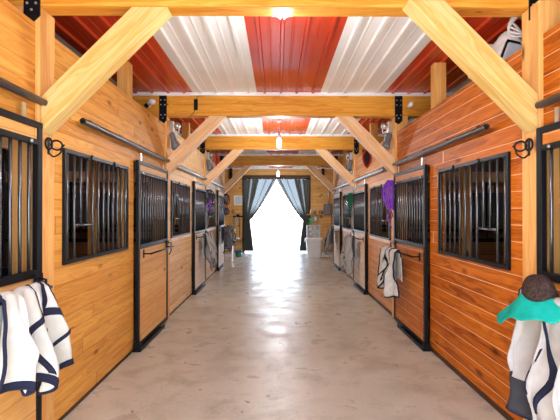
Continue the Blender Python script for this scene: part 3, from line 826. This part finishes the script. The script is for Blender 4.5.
for i, (dx, L, m_, lb) in enumerate(((-.15,.42,cloth('olive rope',(.24,.24,.14)),'olive coiled rope hung on left peg of end wall rack'), (-.05,.30,STEEL,'short steel chain loop hung on the end wall rack'))):
    b = MB(); b.tube([Vector((v.x+dx+.035*math.cos(a*PI/10), END-.08+.01*math.sin(a*PI/5), v.z-.02-L/2+L/2*math.sin(a*PI/10))) for a in range(20)], .013, 6, closed=True)
    tag(b.build('hanging_rope' if i == 0 else 'hanging_chain', m_), lb, 'rope' if i == 0 else 'chain')
t = thing('pitchfork', (at_end(240, 230).x, END-.05, .35), 'long handled fork hanging on the left of end wall', 'fork')
MB().tube([(0,0,.22),(0,0,1.05)], .014, 8).build('handle', MW['dark'], t)
fk = MB(); fk.tube([(-.09,0,.22),(.09,0,.22)], .010, 6)
for x in (-.09,-.03,.03,.09): fk.tube([(x,0,.22),(x*.95,-.01,.0)], .007, 6)
fk.build('tines', BLK, t)
t = thing('wall_hanger', (at_end(240, 0).x, END, 1.36), 'small steel bracket holding the long fork handle', 'bracket')
MB().box((-.03,-.035,-.02),(.03,0,.02)).build('clip_plate', STEEL, t)
v = at_end(236, 238); t = thing('wall_shelf', (v.x, END, v.z), 'small white shelf with upright side low on end wall', 'shelf')
MB().box((-.12,-.22,-.03),(.18,0,.02)).build('shelf_board', WHT, t)
MB().box((-.12,-.10,.02),(-.02,0,.36)).build('upright_panel', WHT, t)
MB().prism([(0,-.03),(-.18,-.03),(0,-.22)], -.01, .01, 'X').build('support', WHT, t)
# green bucket
v = W(238.7, 257, 14.3); t = thing('bucket', (v.x, 14.3, 0), 'green bucket with blue rim on floor by left curtain', 'bucket')
MB().lathe([(.095,0),(.10,.01),(.125,.20),(.118,.20),(.09,.02)], 24).build('bucket_body', plain('green plastic', (.02,.20,.14), .4), t)
MB().lathe([(.125,.195),(.138,.20),(.138,.235),(.120,.235),(.118,.20)], 24).build('bucket_rim', plain('blue plastic', (.03,.08,.30), .4), t)
MB().tube([(.13*math.cos(a*PI/12), .02, .215-.10*math.sin(a*PI/12)) for a in range(13)], .004, 6).build('bail_handle', STEEL, t)
# white mounting steps
t = thing('mounting_steps', (-1.60, 12.95, 0), 'white slatted mounting steps at the left stall end', 'steps')
for x in (-.15, .15): MB().box((x-.02,-.14,0),(x+.02,.14,.72)).build('side_rail', WHT, t)
for z in (.18,.38,.58): MB().box((-.13,-.13,z),(.13,.10,z+.035)).build('tread', WHT, t)

# ------------------------------------------------------------------ end wall, right side
v = W(314, 257.5, 14.1)
t = thing('trash_bin', (v.x, 14.1, 0), 'white plastic bin standing right of the curtained doorway', 'bin')
def rbox(w0, d0, w1, d1, h, th=.0):
    b = MB(); n = 28; pr = []
    for k, (w, d, z) in enumerate(((w0,d0,0),(w1,d1,h))):
        for i in range(n):
            a = 2*PI*i/n; c, s_ = math.cos(a), math.sin(a); e = .35
            pr.append((math.copysign(abs(c)**e, c)*w, math.copysign(abs(s_)**e, s_)*d, z))
    fs = [(i, (i+1)%n, n+(i+1)%n, n+i) for i in range(n)]+[tuple(range(n))[::-1], tuple(range(n,2*n))]
    b.add(pr, fs); return b
rbox(.235,.20,.285,.25,.62).build('bin_body', WHT, t)
lid = rbox(.315,.28,.315,.28,.05).build('bin_lid', WHT, t, loc=(0,0,.62)); 
for s_ in (-1,1): MB().box((s_*.30,-.06,.56),(s_*.335,.06,.63)).build('handle', WHT, t)
t = thing('box_fan', (v.x-.02, 14.1, .67), 'pale grey box fan standing on the white bin lid', 'fan')
fan = MB(); w_ = .235; h_ = .47
fan.box((-w_,-.06,0),(w_,.06,.03)); fan.box((-w_,-.06,h_-.03),(w_,.06,h_)); fan.box((-w_,-.06,.03),(-w_+.03,.06,h_-.03)); fan.box((w_-.03,-.06,.03),(w_,.06,h_-.03))
fan.build('fan_frame', plain('pale fan plastic', (.66,.66,.62), .45), t, bevel=.006)
gr = MB()
for r_ in (.05,.09,.13,.17,.20): gr.tube([(r_*math.cos(i*PI/12), -.055, h_/2+r_*math.sin(i*PI/12)) for i in range(24)], .003, 5, closed=True)
for i in range(12): gr.tube([(.03*math.cos(i*PI/6),-.056,h_/2+.03*math.sin(i*PI/6)),(.205*math.cos(i*PI/6),-.056,h_/2+.205*math.sin(i*PI/6))], .003, 5)
gr.build('front_grille', WHT, t)
MB().lathe([(.045,-.03),(.045,.03),(.02,.045)], 16, (0,0,h_/2), (0,-1,0)).build('hub', WHT, t)
for i in range(5):
    a0 = i*2*PI/5
    bl = MB()
    bl.grid(lambda u, v_: Vector(((.04+.155*v_)*math.cos(a0+(u-.5)*.85), (u-.5)*.06, h_/2+(.04+.155*v_)*math.sin(a0+(u-.5)*.85))), 6, 5)
    bl.build('blade', plain('white fan blade', (.75,.75,.73), .4), t, solid=.004)
MB().box((-w_+.03,.045,.03),(w_-.03,.055,h_-.03)).build('rear_guard', plain('grey guard', (.50,.50,.49), .6), t)
# shelf of bottles
v = at_end(316, 214.5); t = thing('wall_shelf', (v.x, END, v.z), 'narrow wooden shelf holding small bottles, right end wall', 'shelf')
MB().box((-.42,-.16,-.02),(.30,0,.01)).build('shelf_board', MW['we'], t)
for x in (-.35,.22): MB().prism([(0,-.02),(-.12,-.02),(0,-.14)], x-.01, x+.01, 'X').build('support', BLK, t)
sx, sz = v.x, v.z
cols = [((.42,.03,.03),'red jar at left end of bottle shelf','jar'),((.62,.58,.42),'cream bottle on shelf beside the red jar','bottle'),((.05,.22,.12),'green bottle in the middle of bottle shelf','bottle'),((.65,.45,.08),'yellow bottle on right half of bottle shelf','bottle'),((.08,.12,.30),'blue bottle at right end of bottle shelf','bottle')]
for i, (c, lb, nm) in enumerate(cols):
    x = sx-.36+.145*i
    t = thing(nm, (x, END-.08, sz+.01), lb, nm, 'containers on the end wall shelf')
    if i == 0: MB().lathe([(.05,0),(.05,.12),(.04,.13)], 14).build('jar_body', plain('red jar', c, .3), t); MB().lathe([(.045,.13),(.045,.16)], 14).build('lid', BLK, t)
    else:
        MB().lathe([(.035,0),(.035,.11),(.015,.14),(.015,.16)], 14).build('bottle_body', plain('bottle colour', c, .3), t); MB().lathe([(.018,.16),(.018,.19)], 12).build('cap', WHT, t)
v = at_end(327.3, 209.5); t = thing('fuse_box', (v.x, END, v.z), 'dark grey metal control box on right of end wall', 'box')
MB().box((-.14,-.13,-.22),(.14,0,.22)).build('case', plain('grey enamel', (.13,.12,.11), .5), t, bevel=.008)
MB().box((-.12,-.145,-.19),(.12,-.13,.19)).build('cover', plain('grey enamel cover', (.17,.155,.14), .5), t, bevel=.004)
MB().tube([(.05,-.06,.22),(.05,-.06,.9)], .015, 8).build('conduit', STEEL, t)
v = at_end(314.5, 218.5); t = thing('feed_scoop', (v.x, END, v.z), 'pale grey round scoop hung under the bottle shelf', 'scoop')
MB().lathe([(.09,0),(.12,.05),(.12,.09),(.11,.09),(.08,.02)], 18, (0,-.02,-.02), (0,-1,.2)).build('scoop_bowl', plain('grey tin', (.45,.44,.42), .4, .4), t)
MB().tube([(.05,-.03,.03),(.17,-.04,.06)], .014, 8).build('handle', STEEL, t)
v = W(310.3, 221, 15.7); t = thing('hanging_towel', (v.x, END-.02, v.z), 'green towel hung on end wall above box fan', 'towel')
MB().grid(lambda u, w2: Vector(((u-.5)*.18, -.03-.015*math.sin(u*14), .13-w2*.30-.02*math.sin(u*5))), 16, 10).build('towel_cloth', cloth('green towel', (.12,.45,.14)), t, solid=.012)
MB().tube([(-.10,-.03,.13),(.10,-.03,.13)], .012, 8).build('peg', BLK, t)
t = thing('broom', (at_end(331.0, 0).x, END-.10, 0), 'red handled broom leaning on far right of end wall', 'broom')
MB().tube([(0,.0,.30),(0,.06,1.95)], .016, 8).build('handle', plain('red paint', (.42,.05,.03), .4), t)
MB().prism([(-.13,0.02),(.13,0.02),(.05,.32),(-.05,.32)], -.04, .03, 'Y').build('broom_head', plain('broom straw', (.40,.16,.06), .9), t)

# ------------------------------------------------------------------ outside, far beyond the doorway
rnd = random.Random(4)
for i, (x, y, r_) in enumerate(((-2.4, 58, 1.0), (2.6, 64, .9), (.5, 75, 1.2))):
    t = thing('shrub', (x, y, 0), ['pale shrub outside, left part of doorway view', 'pale shrub outside, right part of doorway view', 'pale shrub outside, farthest and central'][i], 'shrub')
    b = MB()
    for k in range(220):
        a = rnd.uniform(0, 2*PI); h = rnd.uniform(.1, 1)*r_*1.3; rr = r_*math.sqrt(rnd.random())*math.sin(PI*min(1, .15+h/(r_*1.5)))
        c = Vector((rr*math.cos(a), rr*math.sin(a), h)); d = Vector((rnd.uniform(-1,1), rnd.uniform(-1,1), rnd.uniform(-1,1))).normalized()*.12; e = d.orthogonal().normalized()*.07
        b.add([c-d, c+e, c+d, c-e], [(0,1,2,3)])
    b.build('foliage', LEAF, t)
    MB().tube([(0,0,-.02),(.03,0,.5),(.0,.05,1.0*r_)], [.05,.03,.01], 8).build('stem', MW['dark'], t)

# ------------------------------------------------------------------ light
w = bpy.data.worlds.new('World'); bpy.context.scene.world = w; w.use_nodes = True
nt = w.node_tree; bg = nt.nodes['Background']
tc = N(nt, 'ShaderNodeTexCoord'); sp = N(nt, 'ShaderNodeSeparateXYZ'); nt.links.new(tc.outputs['Generated'], sp.inputs[0])
f = ramp(nt, sp.outputs[2], 0.0, .5)
nt.links.new(mix(nt, f, (.93,.96,1.0), (.42,.64,1.0)), bg.inputs[0]); bg.inputs[1].default_value = 7.0
s = bpy.data.lights.new('sun', 'SUN'); s.energy = 24; s.angle = .01; s.color = (.92,.97,1)
so = bpy.data.objects.new('sun', s); C.objects.link(so); so.rotation_euler = (math.radians(40), 0, math.radians(4))
# daylight samplers at the two open doorways (portals give off no light of their own)
for nm, y, cx, cz, sx_, sz_, rx in (('rear_doorway_portal', BACK-.15, (XL+XR)/2, CEIL/2, 3.4, CEIL, PI/2), ('end_doorway_portal', END+.15, -.02, DTOP/2, 2.5, DTOP, -PI/2)):
    l = bpy.data.lights.new(nm, 'AREA'); l.shape = 'RECTANGLE'; l.size = sx_; l.size_y = sz_; l.cycles.is_portal = True
    o = bpy.data.objects.new(nm, l); C.objects.link(o); o.location = (cx, y, cz); o.rotation_euler = (rx, 0, 0)

# ------------------------------------------------------------------ camera
cam = bpy.data.cameras.new('camera'); cam.lens = F/560*36; cam.sensor_width = 36; cam.clip_end = 400; cam.clip_start = .05
co = bpy.data.objects.new('camera', cam); C.objects.link(co); co.location = (0, 0, EYE)
co.rotation_euler = (PI/2+math.atan(2/F), 0, -math.atan(3/F))
sc = bpy.context.scene; sc.camera = co
sc.view_settings.view_transform = 'Standard'; sc.view_settings.look = 'None'; sc.view_settings.gamma = 1; sc.view_settings.use_curve_mapping = False
sc.view_settings.exposure = 0.27
try:
    sc.cycles.max_bounces = 8; sc.cycles.diffuse_bounces = 5; sc.cycles.use_denoising = True
except Exception: pass
